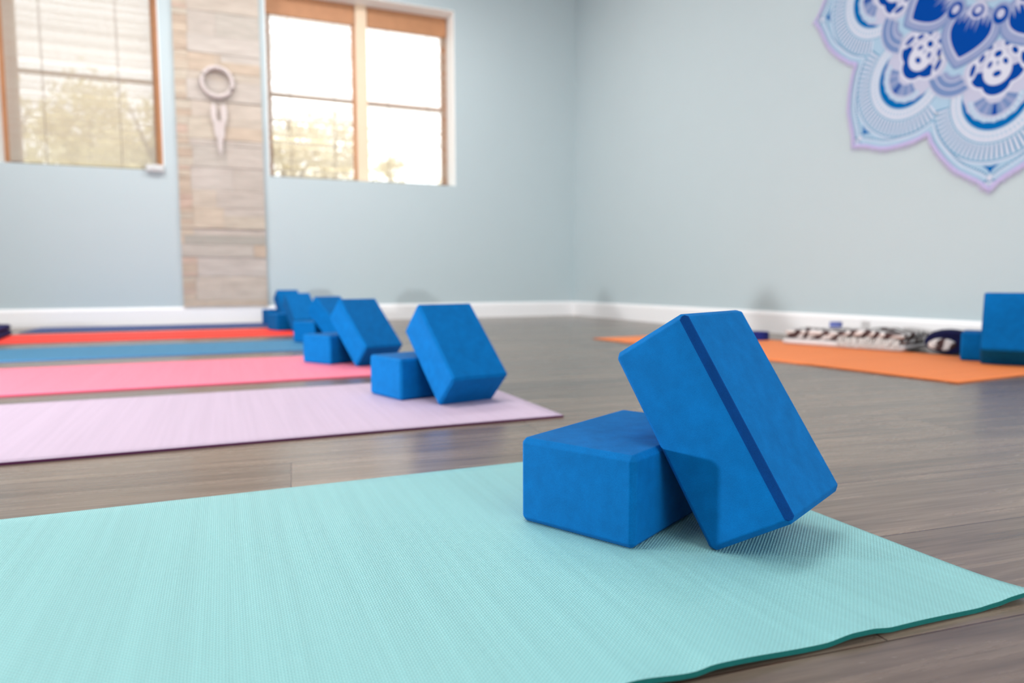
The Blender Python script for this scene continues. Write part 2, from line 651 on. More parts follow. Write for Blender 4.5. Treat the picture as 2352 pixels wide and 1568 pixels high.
def bamboo_shade(x0, x1, label, dens, edge, thick=(0.0022, 0.0036)):
    t = empty('bamboo_shade', ((x0 + x1) / 2, YF - 0.03, HEAD - 0.008))
    tag(t, label, 'window shade', 'bamboo shades in the windows')
    hw = (x1 - x0) / 2
    H = HEAD - SILL - 0.02
    b = bmesh.new()
    add_box(b, -hw, hw, -0.014, 0.014, -0.15, 0.0, bevel=0.004)
    mesh_obj('valance', b, M_wood, t)
    b = bmesh.new()
    z = -0.155
    while z > -H + 0.02:
        if random.random() < dens:
            th = random.uniform(*thick)
            add_box(b, -hw + 0.004, hw - 0.004, -0.0012, 0.0012, z - th, z)
        z -= 0.0078
    mesh_obj('slat_weave', b, M_slat, t)
    b = bmesh.new()
    add_box(b, -hw, hw, -0.006, 0.006, -H - 0.004, -H + 0.018, bevel=0.003)
    mesh_obj('bottom_rail', b, M_railbar, t)
    if edge:
        b = bmesh.new()
        for (a, c) in edge:
            add_box(b, a, c, -0.002, 0.002, -H + 0.02, -0.15)
        mesh_obj('edge_binding', b, M_wood, t)
    for fx in (-0.52, 0.5):
        b = bmesh.new()
        add_tube(b, [(hw * fx, -0.004, -0.15), (hw * fx + 0.004, -0.004, -H * 0.5), (hw * fx + 0.002, -0.004, -H)], 0.0030, 6)
        mesh_obj('cord', b, M_cord, t)
    return t


bamboo_shade(-1.262, -0.392, 'drawn bamboo shade in the left window, yellow green garden showing through', 1.0, None, (0.0054, 0.0066))
bamboo_shade(0.36, 1.008, 'drawn bamboo shade in left half of the two-light window beside the wood column', 0.93, [(0.300, 0.324)], (0.0036, 0.0054))
bamboo_shade(1.106, 1.744, 'drawn bamboo shade in right half of the two-light window, nearest room corner', 0.9, None, (0.0030, 0.0046))

# small white plastic box at the corner of the left window
bm = bmesh.new()
add_box(bm, -0.055, 0.055, -0.03, 0.0, -0.022, 0.024, bevel=0.006)
add_box(bm, -0.03, 0.03, -0.034, -0.029, -0.008, 0.012, bevel=0.002)
o = mesh_obj('sensor_box', bm, simple('white_plastic', (0.62, 0.64, 0.64, 1), 0.4, 0.4, noise=0.02))
o.location = (-0.392, W_Y - 0.0005, 1.068)
tag(o, 'small white plastic box fixed at the lower right corner of the left window', 'sensor')

# ------------------------------------------------------------------ outside
bm = bmesh.new()
add_box(bm, -30, 30, W_Y + WT + 0.05, 60, -0.5, -0.3)
o = mesh_obj('garden_ground', bm, simple('dry_grass', (0.42, 0.38, 0.2, 1), 0.9, 0.1, noise=0.3, scale=3))
o['kind'] = 'structure'
M_leafA = leaf_material('yellow_green_leaves', (0.74, 0.66, 0.36, 1), (0.88, 0.81, 0.54, 1))
M_leafB = leaf_material('pale_olive_leaves', (0.70, 0.62, 0.44, 1), (0.86, 0.79, 0.62, 1))
M_bark = simple('grey_brown_bark', (0.22, 0.17, 0.12, 1), 0.9, 0.1, noise=0.3, scale=20)


def tree(name, x, y, h, rad, nl, m, label, cat, zc=0.55, squash=1.0):
    t = empty(name, (x, y, -0.3))
    tag(t, label, cat, 'trees and shrubs beyond the windows')
    H = h + 0.3
    b = bmesh.new()
    add_tube(b, [(0, 0, 0), (0.05, 0.02, H * 0.3), (-0.04, 0, H * 0.6), (0.02, 0, H * 0.85)], [0.12, 0.09, 0.06, 0.02], 8)
    for q in range(6):
        a = random.uniform(0, 2 * pi)
        z = H * random.uniform(0.3, 0.6)
        e = Vector((cos(a) * rad * 0.7, sin(a) * rad * 0.7, z + H * 0.22))
        add_tube(b, [(0, 0, z), e * 0.5 + Vector((0, 0, z * 0.5)), e], [0.045, 0.03, 0.01], 6)
    mesh_obj('trunk', b, M_bark, t)
    b = bmesh.new()
    clumps = []
    for _ in range(16):
        a, u = random.uniform(0, 2 * pi), random.uniform(-1, 1)
        s = sqrt(1 - u * u) * random.uniform(0.35, 0.85)
        clumps.append(Vector((cos(a) * s * rad, sin(a) * s * rad, H * zc + u * H * (1 - zc) * 0.8 * squash)))
    for _ in range(nl):
        c = random.choice(clumps)
        p = c + Vector((random.gauss(0, 1), random.gauss(0, 1), random.gauss(0, 0.8))) * rad * 0.24
        s = random.uniform(0.05, 0.11)
        d1 = Vector((random.gauss(0, 1), random.gauss(0, 1), random.gauss(0, 1))).normalized()
        d2 = d1.orthogonal().normalized()
        v = [b.verts.new(p + d1 * s), b.verts.new(p + d2 * s * 0.45), b.verts.new(p - d1 * s), b.verts.new(p - d2 * s * 0.45)]
        b.faces.new(v)
    mesh_obj('foliage', b, m, t)
    return t


tree('tree', -3.05, 12.6, 4.3, 0.75, 4200, M_leafA, 'tallest yellow green tree seen at the left edge of the left window', 'tree')
tree('tree', -2.3, 16.2, 4.35, 1.15, 5200, M_leafA, 'low yellow green tree under the sky gap in the left window', 'tree')
tree('tree', -0.95, 13.6, 4.25, 0.72, 3600, M_leafA, 'yellow green tree beside the right edge of the left window', 'tree')
tree('tree', 1.15, 13.0, 3.75, 0.78, 3000, M_leafB, 'pale olive tree next to the column side of the two-light window', 'tree')
tree('tree', 2.45, 16.2, 4.35, 0.85, 2400, M_leafB, 'thin pale olive tree just left of the cream window post', 'tree')
tree('shrub', 2.95, 13.0, 2.75, 0.5, 1000, M_leafB, 'small pale shrub at the bottom middle of the right window half', 'shrub', 0.6)
tree('shrub', 4.3, 13.4, 2.6, 0.42, 900, M_leafB, 'small pale shrub at the far right bottom of the right window half', 'shrub', 0.6)
for zz, lab in ((4.0, 'lower of the two grey wires crossing the view through the windows'), (4.33, 'upper of the two grey wires crossing the view through the windows')):
    b = bmesh.new()
    add_tube(b, [(-9 + 2.0 * i, 18.6, zz) for i in range(10)], 0.026, 6)
    o = mesh_obj('outside_wire', b, simple('grey_wire', (0.35, 0.32, 0.32, 1), 0.6, 0.2, noise=0.05))
    tag(o, lab, 'wire', 'utility wires outside')

# ------------------------------------------------------------------ reclaimed wood column between the windows
PX0, PX1 = -0.250, 0.306
col_t = empty('wood_column_panel', ((PX0 + PX1) / 2, W_Y, 0.122))
tag(col_t, 'floor to ceiling panel of weathered mixed wood planks between the windows', 'wall panel')
PW = PX1 - PX0
cols_main = [srgb(196, 184, 178), srgb(190, 178, 172), srgb(202, 186, 174), srgb(186, 178, 172), srgb(204, 188, 172), srgb(198, 188, 184), srgb(192, 176, 162)]
cols_warm = [srgb(206, 186, 164), srgb(196, 168, 144), srgb(206, 180, 156), srgb(184, 152, 128), srgb(204, 166, 148), srgb(200, 186, 168)]
def calm(c, k):
    m = srgb(186, 180, 168)
    return tuple(c[i] * (1 - k) + m[i] * k for i in range(3)) + (1,)


cols_main = [calm(c, 0.5) for c in cols_main]
cols_warm = [calm(c, 0.5) for c in cols_warm]
bm = bmesh.new()
bw = bmesh.new()
bg_ = bmesh.new()
z = 0.0
row = 0
top = CEIL - 0.122
heights = [0.045, 0.17, 0.135, 0.15, 0.05, 0.145, 0.12, 0.16, 0.15]
while z < top - 0.01:
    h = heights[row % len(heights)] * (1.0 if row < 9 else random.uniform(0.85, 1.15))
    h = min(h, top - z)
    g = 0.0012
    th = 0.018 + random.uniform(0, 0.007)
    if row == 0:
        add_box(bw, -PW / 2, PW / 2, -th, 0, z + g, z + h - g)
    elif row == 3:
        # lower part of this course is a darker green grey plank
        add_box(bm, -PW / 2, PW / 2 - 0.085, -th, 0, z + g, z + h - 0.062)
        add_box(bw, PW / 2 - 0.083, PW / 2, -th - 0.002, 0, z + g, z + h - 0.062)
        add_box(bg_, -PW / 2 + 0.02, PW / 2, -th, 0, z + h - 0.06, z + h - g)
        add_box(bw, -PW / 2, -PW / 2 + 0.019, -th, 0, z + h - 0.06, z + h - g)
    else:
        lw = random.uniform(0.07, 0.1)
        # a stack of short warm offcuts at the left edge
        zz = z
        while zz < z + h - 0.004:
            hh = min(random.choice((0.03, 0.045, 0.06)), z + h - zz)
            add_box(bw, -PW / 2, -PW / 2 + lw - g, -th - random.uniform(0, 0.005), 0, zz + g, zz + hh - g)
            zz += hh
        if row in (5, 10, 14):
            cut = random.uniform(0.25, 0.3)
            add_box(bw, -PW / 2 + lw, -PW / 2 + cut, -th, 0, z + g, z + h - g)
            add_box(bw, -PW / 2 + cut + g, PW / 2, -th - 0.003, 0, z + g, z + h * 0.6)
            add_box(bm, -PW / 2 + cut + g, PW / 2, -th, 0, z + h * 0.6 + g, z + h - g)
        elif random.random() < 0.45:
            cut = random.uniform(0.2, 0.4)
            add_box(bm, -PW / 2 + lw, -PW / 2 + cut, -th, 0, z + g, z + h - g)
            add_box(bm, -PW / 2 + cut + g, PW / 2, -th - 0.002, 0, z + g, z + h - g)
        else:
            add_box(bm, -PW / 2 + lw, PW / 2, -th, 0, z + g, z + h - g)
    z += h
    row += 1
mesh_obj('weathered_planks', bm, island_material('weathered_grey_wood', cols_main, grain=(6, 6, 45)), col_t)
mesh_obj('warm_offcuts', bw, island_material('warm_pale_wood', cols_warm, grain=(9, 6, 60)), col_t)
mesh_obj('grey_green_plank', bg_, simple('grey_green_wood', srgb(168, 164, 155), 0.7, 0.2, noise=0.1, scale=14), col_t)

# ------------------------------------------------------------------ dream catcher on the column
M_hoop = simple('white_wound_yarn', srgb(200, 190, 187), 0.85, 0.1, noise=0.06, scale=60)
M_feather = simple('white_feather', srgb(210, 201, 198), 0.85, 0.1, noise=0.05, scale=40)
DC = Vector((0.019, W_Y - 0.046, 1.675))
dc = empty('dream_catcher', DC)
tag(dc, 'white round dream catcher with hanging feathers on the wood column', 'dream catcher')
RH = 0.098
bm = bmesh.new()
add_tube(bm, [(RH * cos(2 * pi * i / 48), 0, RH * sin(2 * pi * i / 48)) for i in range(48)], 0.0165, 10, closed=True)
mesh_obj('hoop', bm, M_hoop, dc, smooth=True)
bm = bmesh.new()
prev = [Vector((RH * 0.9 * cos(2 * pi * i / 12), 0, RH * 0.9 * sin(2 * pi * i / 12))) for i in range(12)]
for lev in range(4):
    nxt = []
    for i in range(12):
        m = (prev[i] + prev[(i + 1) % 12]) * 0.5 * 0.84
        nxt.append(m)
        add_tube(bm, [prev[i], m], 0.0009, 5)
        add_tube(bm, [m, prev[(i + 1) % 12]], 0.0009, 5)
    prev = nxt
mesh_obj('web', bm, M_hoop, dc)
bm = bmesh.new()
add_tube(bm, [(0, 0, RH), (0.002, 0.006, RH + 0.06), (0, 0.016, RH + 0.10)], 0.002, 6)
mesh_obj('hanging_loop', bm, M_hoop, dc)


def feather_mesh(length, width):
    b = bmesh.new()
    add_tube(b, [(0, 0, 0), (0.003, 0, -length * 0.5), (0, 0, -length)], [0.0014, 0.0011, 0.0005], 6)
    n = 26
    for s in (-1, 1):
        for i in range(n):
            t0 = 0.1 + 0.88 * i / n
            t1 = t0 + 0.8 / n
            w = width * sin(pi * min(1, 0.12 + t0 * 0.9)) ** 0.7 * random.uniform(0.85, 1.05)
            v = [b.verts.new((0.003 * sin(pi * t0), -0.0006 * s, -length * t0)), b.verts.new((s * w, 0.004, -length * (t0 + 0.1))),
                 b.verts.new((s * w * 0.92, 0.004, -length * (t1 + 0.1))), b.verts.new((0.003 * sin(pi * t1), -0.0006 * s, -length * t1))]
            b.faces.new(v)
    return b


for (fx, zc, ln, wd) in ((-0.030, -0.125, 0.16, 0.020), (0.036, -0.125, 0.17, 0.022), (-0.012, -0.23, 0.15, 0.021), (0.018, -0.24, 0.16, 0.022), (0.006, -0.30, 0.19, 0.019)):
    fo = mesh_obj('feather', feather_mesh(ln, wd), M_feather, dc)
    fo.location = (fx, -0.004 - abs(fx) * 0.1, zc)
    b = bmesh.new()
    sx = fx * 0.9
    add_tube(b, [(sx - fx, 0.004, -sqrt(max(1e-6, RH ** 2 - sx ** 2)) - zc), (0, 0, 0)], 0.0016, 6)
    mesh_obj('cord', b, M_hoop, fo)

# ------------------------------------------------------------------ mandala tapestry on the right wall
CY, CZ = 1.84, 1.575 + Z0
MM = {}
mand_cols = [('light_blue_print', srgb(164, 193, 215)), ('white_print', srgb(207, 210, 224)), ('lilac_white_print', srgb(186, 189, 211)),
             ('deep_blue_print', srgb(2, 66, 152)), ('bright_blue_print', srgb(0, 100, 170)), ('slate_blue_print', srgb(112, 137, 182)),
             ('tick_blue_print', srgb(80, 138, 180)), ('grey_blue_print', srgb(140, 153, 190)), ('sky_edge_print', srgb(184, 206, 226))]
mand_mats = []
for i, (n, c) in enumerate(mand_cols):
    MM[n.rsplit('_', 1)[0]] = i
    mand_mats.append(simple(n, c, 0.9, 0.05, noise=0.03, scale=30))
bm = bmesh.new()
AX0 = radians(1.0)
SEC = radians(45.0)


def wallpt(y, z, lay):
    return Vector((R_X - 0.005 - 0.00022 * lay, CY + y, CZ + z))


def loc2(u, v, ax):
    return (u * cos(ax) - v * sin(ax), u * sin(ax) + v * cos(ax))


def mpoly(pts, mat, lay, ax):
    vv = []
    lay = lay + random.random() * 0.14
    for (u, v) in pts:
        y, z = loc2(u, v, ax)
        vv.append(bm.verts.new(wallpt(y, z, lay)))
    try:
        f = bm.faces.new(vv)
        f.material_index = MM[mat]
    except ValueError:
        pass


def mstrip(pts, w, mat, lay, ax, keep=None):
    """A stroke along pts (local u, v) as a chain of quads."""
    n = len(pts)
    L, Rr = [], []
    for i, (u, v) in enumerate(pts):
        a = pts[max(0, i - 1)]
        b_ = pts[min(n - 1, i + 1)]
        du, dv = b_[0] - a[0], b_[1] - a[1]
        d = hypot(du, dv) or 1
        ww = (w[i] if isinstance(w, (list, tuple)) else w) / 2
        L.append((u - dv / d * ww, v + du / d * ww))
        Rr.append((u + dv / d * ww, v - du / d * ww))
    for i in range(n - 1):
        if keep and not (keep(*pts[i]) and keep(*pts[i + 1])):
            continue
        mpoly([L[i], L[i + 1], Rr[i + 1], Rr[i]], mat, lay, ax)


def arc(c, r, a0, a1, n=40):
    return [(c + r * cos(a0 + (a1 - a0) * i / n), r * sin(a0 + (a1 - a0) * i / n)) for i in range(n + 1)]


def disk(u, v, ru, rv, mat, lay, ax, n=14, rot=0.0):
    mpoly([(u + ru * cos(t) * cos(rot) - rv * sin(t) * sin(rot), v + ru * cos(t) * sin(rot) + rv * sin(t) * cos(rot)) for t in [2 * pi * i / n for i in range(n)]], mat, lay, ax)


# outline of half a petal: (radius, angle from the petal axis)
HALF = [(0.726, 22.5), (0.757, 20.2), (0.783, 17.6), (0.806, 15.3), (0.826, 13.2), (0.848, 10.9), (0.866, 8.6), (0.884, 5.6), (0.897, 3.6), (0.914, 1.9), (0.932, 0.6), (0.943, 0.0)]
HALFP = [(r * cos(radians(a)), r * sin(radians(a))) for r, a in HALF]
OUTL = HALFP[:-1] + [(0.943, 0)] + [(u, -v) for u, v in HALFP[:-1][::-1]]


def inset(pts, d):
    n = len(pts)
    res = []
    for i, (u, v) in enumerate(pts):
        a = pts[max(0, i - 1)]
        b_ = pts[min(n - 1, i + 1)]
        du, dv = b_[0] - a[0], b_[1] - a[1]
        q = hypot(du, dv) or 1
        # inward is toward smaller u
        nu, nv = -dv / q, du / q
        if nu > 0:
            nu, nv = -nu, -nv
        res.append((u + nu * d, v + nv * d))
    return res


def inwedge(u, v):
    return abs(atan2(v, u)) < SEC / 2 + 0.004 and u > 0


U0 = 0.565
for kk in range(8):
    ax = AX0 + SEC * kk
    # ground cloth
    mpoly([(0.0, 0.0)] + OUTL, 'light_blue', 0, ax)
    # bands that follow the petal
    mstrip(arc(U0, 0.160, -2.1, 2.1, 60), 0.034, 'white', 1, ax, inwedge)
    for i in range(-20, 21):
        t = i * 0.105
        u, v = U0 + 0.160 * cos(t), 0.160 * sin(t)
        if inwedge(u, v):
            disk(u, v, 0.0095, 0.0052, 'light_blue', 2, ax, 8, t)
    mstrip(arc(U0, 0.181, -2.1, 2.1, 60), 0.003, 'white', 2, ax, inwedge)
    for i in range(-24, 25):
        t = i * 0.086
        a, b_ = (U0 + 0.192 * cos(t), 0.192 * sin(t)), (U0 + 0.249 * cos(t), 0.249 * sin(t))
        if inwedge(*a) and inwedge(*b_):
            mstrip([a, b_], 0.0085, 'white', 1, ax)
            t2 = t + 0.043
            mstrip([(U0 + 0.194 * cos(t2), 0.194 * sin(t2)), (U0 + 0.249 * cos(t2), 0.249 * sin(t2))], 0.0058, 'tick_blue', 2, ax)
    mstrip(arc(U0, 0.187, -2.1, 2.1, 60), 0.0022, 'tick_blue', 2, ax, inwedge)
    mstrip(arc(U0, 0.256, -1.9, 1.9, 60), 0.0035, 'tick_blue', 2, ax, inwedge)
    mstrip(arc(U0, 0.264, -1.9, 1.9, 60), 0.005, 'white', 1, ax, inwedge)
    ins = inset(OUTL, 0.030)
    mstrip([p for p in ins], 0.006, 'sky_edge', 2, ax, inwedge)
    ins2 = inset(OUTL, 0.043)
    # beads along the edge
    for i in range(len(ins2) - 1):
        for q in (0.0, 0.34, 0.67):
            u = ins2[i][0] + (ins2[i + 1][0] - ins2[i][0]) * q
            v = ins2[i][1] + (ins2[i + 1][1] - ins2[i][1]) * q
            if inwedge(u, v):
                disk(u, v, 0.0042, 0.0042, 'tick_blue', 3, ax, 8)
                disk(u + 0.009 * cos(atan2(v, u - U0)), v + 0.009 * sin(atan2(v, u - U0)), 0.004, 0.004, 'white', 3.4, ax, 8)
    mpoly([(0.836, 0.034), (0.842, 0.0), (0.836, -0.034), (0.852, -0.012), (0.870, 0.0), (0.852, 0.012)], 'bright_blue', 4.3, ax)
    disk(0.886, 0, 0.012, 0.009, 'white', 4.6, ax)
    # crescent
    cres = arc(U0, 0.135, -1.62, 1.62, 50)
    inner = []
    for i, (u, v) in enumerate(cres):
        t = -1.62 + 3.24 * i / 50
        rr = 0.135 - 0.026 * cos(t * 0.93) ** 0.8 - 0.0045 * abs(sin(t * 8.0)) if abs(t * 0.93) < pi / 2 else 0.133
        inner.append((U0 + rr * cos(t), rr * sin(t)))
    for i in range(50):
        mpoly([cres[i], cres[i + 1], inner[i + 1], inner[i]], 'bright_blue', 3, ax)
    # white lace ground of the petal heart
    mpoly(arc(U0, 0.131, -1.7, 1.7, 40) + [(0.50, 0.14), (0.44, 0.135), (0.385, 0.10), (0.36, 0.05), (0.36, -0.05), (0.385, -0.10), (0.44, -0.135), (0.50, -0.14)], 'lilac_white', 1, ax)
    for i in range(-7, 8):
        t = i * 0.2
        disk(U0 + 0.100 * cos(t), 0.100 * sin(t), 0.012, 0.0105, 'light_blue', 2, ax, 10, t)
        disk(U0 + 0.098 * cos(t), 0.098 * sin(t), 0.006, 0.0045, 'white', 3, ax, 8, t)
    for i in range(-5, 6):
        t = i * 0.235
        m = 'deep_blue' if i in (0,) else ('slate_blue' if abs(i) % 2 else 'grey_blue')
        r0, r1 = 0.044, 0.090
        c = 0.555
        w0, w1 = 0.006, 0.0105
        pts = [(c + r0 * cos(t) - w0 * sin(t), r0 * sin(t) + w0 * cos(t)), (c + r1 * cos(t) - w1 * sin(t), r1 * sin(t) + w1 * cos(t)),
               (c + r1 * cos(t) + w1 * sin(t), r1 * sin(t) - w1 * cos(t)), (c + r0 * cos(t) + w0 * sin(t), r0 * sin(t) - w0 * cos(t))]
        mpoly(pts, m, 2, ax)
    # dark blue lobed collar with white lace over it
    cc = 0.478
    n = 44
    o_, i_ = [], []
    for i in range(n + 1):
        t = -1.75 + 3.5 * i / n
        lob = 0.074 + 0.024 * abs(cos(t * 2.1)) ** 0.8
        o_.append((cc + lob * cos(t) * 0.92, lob * sin(t) * 1.06))
        i_.append((cc + 0.052 * cos(t), 0.056 * sin(t)))
    ou = [(cc + (hypot(u - cc, v) + 0.012) * cos(atan2(v, u - cc)), (hypot(u - cc, v) + 0.012) * sin(atan2(v, u - cc))) for u, v in o_]
    for i in range(n):
        mpoly([ou[i], ou[i + 1], i_[i + 1], i_[i]], 'white', 4, ax)
        mpoly([o_[i], o_[i + 1], i_[i + 1], i_[i]], 'deep_blue', 5, ax)
    disk(cc - 0.01, 0, 0.062, 0.056, 'white', 4, ax, 24)
    for (u, v, a, b_, r_) in ((0.487, 0.0, 0.012, 0.017, 0), (0.446, 0.030, 0.014, 0.009, 0.5), (0.446, -0.030, 0.014, 0.009, -0.5), (0.412, 0.0, 0.013, 0.016, 0),
                              (0.415, 0.063, 0.017, 0.010, 0.6), (0.415, -0.063, 0.017, 0.010, -0.6), (0.452, 0.098, 0.026, 0.011, 0.25), (0.452, -0.098, 0.026, 0.011, -0.25),
                              (0.380, 0.034, 0.010, 0.013, 0), (0.380, -0.034, 0.010, 0.013, 0)):
        disk(u, v, a * 1.7, b_ * 1.8, 'white', 6, ax, 14, r_)
        disk(u, v, a, b_, 'deep_blue', 7, ax, 14, r_)
    disk(0.446, 0.0, 0.010, 0.006, 'grey_blue', 7, ax)

for kk in range(8):
    ax = AX0 + SEC * (kk + 0.5)
    # triple fan between two petals
    for (r0, r1, m, hw_) in ((0.092, 0.118, 'slate_blue', 0.95), (0.062, 0.086, 'slate_blue', 0.95), (0.036, 0.057, 'grey_blue', 0.95)):
        a_ = arc(0.450, r1, -hw_, hw_, 18)
        b_ = arc(0.450, r0, -hw_ * 0.93, hw_ * 0.93, 18)
        w_ = arc(0.450, r1 + 0.007, -hw_ * 1.07, hw_ * 1.07, 18)
        for i in range(18):
            mpoly([w_[i], w_[i + 1], b_[i + 1], b_[i]], 'lilac_white', 8.2, ax)
            mpoly([a_[i], a_[i + 1], b_[i + 1], b_[i]], m, 8.6, ax)

    def drop(tip, wid, mid, top, n=20):
        P = []
        for i in range(n + 1):
            t = i / n
            u = tip + (mid - tip) * t
            v = wid * sin(t * pi / 2) ** 0.86
            P.append((u, v))
        Q = [(mid + (top - mid) * sin(s), wid * cos(s)) for s in [pi / 2 * j / 10 for j in range(1, 11)]]
        half = P + Q
        return half + [(u, -v) for u, v in half[::-1][1:-1]]
    mpoly(drop(0.462, 0.128, 0.318, 0.215), 'slate_blue', 9, ax)
    mpoly(drop(0.452, 0.121, 0.316, 0.219), 'grey_blue', 10, ax)
    mpoly(drop(0.428, 0.096, 0.308, 0.236), 'lilac_white', 11, ax)
    mpoly(drop(0.416, 0.088, 0.306, 0.240), 'deep_blue', 12, ax)
    for i in range(-4, 5):
        v = i * 0.018
        ln = 0.072 - 0.007 * abs(i) + (0.020 if i % 2 else 0)
        mpoly([(0.236 + 0.0016 * i * i, v - 0.008), (0.236 + 0.0016 * i * i, v + 0.008), (0.236 + ln - 0.0012 * i * i, v * 1.2)], 'grey_blue' if i % 2 else 'lilac_white', 13, ax)
for kk in range(8):
    ax = AX0 + SEC * kk
    for v in (0.0,):
        disk(0.262, v, 0.044, 0.040, 'grey_blue', 14, ax, 20)
        disk(0.266, v, 0.034, 0.030, 'deep_blue', 15, ax, 20)
        disk(0.262, v, 0.017, 0.015, 'lilac_white', 16, ax, 16)
    ax = AX0 + SEC * (kk + 0.5)
    disk(0.238, 0, 0.034, 0.040, 'lilac_white', 14, ax, 20)
    disk(0.240, 0.0, 0.024, 0.026, 'deep_blue', 15, ax, 20)
    disk(0.236, 0.0, 0.014, 0.015, 'lilac_white', 16, ax, 16)
for r, m, l in ((0.205, 'lilac_white', 17), (0.19, 'slate_blue', 18), (0.165, 'lilac_white', 19), (0.15, 'deep_blue', 20), (0.075, 'lilac_white', 22), (0.05, 'bright_blue', 23), (0.02, 'white', 24)):
    disk(0, 0, r, r, m, l, 0, 48)
for i in range(24):
    a = 2 * pi * i / 24
    disk(0.11, 0, 0.034, 0.010, 'lilac_white', 21, a, 10)
for f in bm.faces:
    f.normal_update()
    if f.normal.x > 0:
        f.normal_flip()
tap = empty('mandala_tapestry', (R_X - 0.005, CY, CZ))
tag(tap, 'round blue and white mandala tapestry with petal edge hung on the right wall', 'tapestry')
bmesh.ops.translate(bm, verts=bm.verts, vec=-Vector(tap.location))
mesh_obj('printed_cloth', bm, mand_mats, tap)
# backing cloth gives the tapestry its thickness
full = []
for kk in range(8):
    ax = AX0 + SEC * kk
    for (u, v) in OUTL[::-1][:-1]:
        full.append(loc2(u, v, ax))
bm = bmesh.new()
A = [bm.verts.new((0.003, p[0], p[1])) for p in full]
B = [bm.verts.new((0.0004, p[0], p[1])) for p in full]
n = len(full)
for i in range(n):
    bm.faces.new((A[i], A[(i + 1) % n], B[(i + 1) % n], B[i]))
bm.faces.new(A)
bm.faces.new(B[::-1])
bmesh.ops.recalc_face_normals(bm, faces=bm.faces)
mesh_obj('backing_cloth', bm, simple('pale_cloth', srgb(190, 205, 222), 0.9, 0.05, noise=0.03), tap)
# lilac crochet border and its fringe
bm = bmesh.new()
P3 = [Vector((-0.003, p[0], p[1])) for p in full]
for i in range(n):
    a, b_ = P3[i], P3[(i + 1) % n]
    m = max(1, int((b_ - a).length / 0.012))
P3d = []
for i in range(n):
    a, b_ = P3[i], P3[(i + 1) % n]
    m = max(1, int(round((b_ - a).length / 0.011)))
    for j in range(m):
        P3d.append(a.lerp(b_, j / m))
cen = Vector((0, 0, 0))
rows = [bm.verts.new(p) for p in P3d]
nn = len(P3d)
inner_v, outer_v, mid_v = [], [], []
for i in range(nn):
    t = (P3d[(i + 1) % nn] - P3d[i - 1]).normalized()
    nrm = Vector((0, t.z, -t.y))
    if nrm.dot(P3d[i]) < 0:
        nrm = -nrm
    wv = random.uniform(-0.0012, 0.0012)
    inner_v.append(bm.verts.new(P3d[i] - nrm * 0.014 + Vector((-0.0022, 0, 0))))
    mid_v.append(bm.verts.new(P3d[i] - nrm * 0.007 + Vector((-0.0058, 0, 0))))
    outer_v.append(bm.verts.new(P3d[i] + nrm * (0.004 + wv) + Vector((0.0005, 0, 0))))
bmesh.ops.delete(bm, geom=rows, context='VERTS')
for i in range(nn):
    j = (i + 1) % nn
    bm.faces.new((inner_v[i], inner_v[j], mid_v[j], mid_v[i]))
    bm.faces.new((mid_v[i], mid_v[j], outer_v[j], outer_v[i]))
mesh_obj('lilac_border', bm, simple('lilac_yarn', srgb(186, 178, 218), 0.95, 0.05, noise=0.14, scale=120), tap, smooth=True)
bm = bmesh.new()
for i in range(nn):
    t = (P3d[(i + 1) % nn] - P3d[i - 1]).normalized()
    nrm = Vector((0, t.z, -t.y))
    if nrm.dot(P3d[i]) < 0:
        nrm = -nrm
    for q in range(3):
        p = P3d[i] + t * random.uniform(-0.005, 0.005)
        d = (nrm * 0.6 + Vector((0, 0, -0.75)) + t * random.uniform(-0.5, 0.5)).normalized()
        ln = random.uniform(0.010, 0.024)
        add_tube(bm, [p + Vector((-0.001, 0, 0)), p + d * ln + Vector((random.uniform(-0.003, 0.003), 0, 0))], [0.0012, 0.0007], 4, cap=False)
fr = mesh_obj('fringe', bm, simple('pale_lilac_fringe', srgb(206, 200, 226), 0.95, 0.05, noise=0.1, scale=90), tap)
fr['kind'] = 'stuff'

# ------------------------------------------------------------------ yoga mats
MAT_T = 0.0042


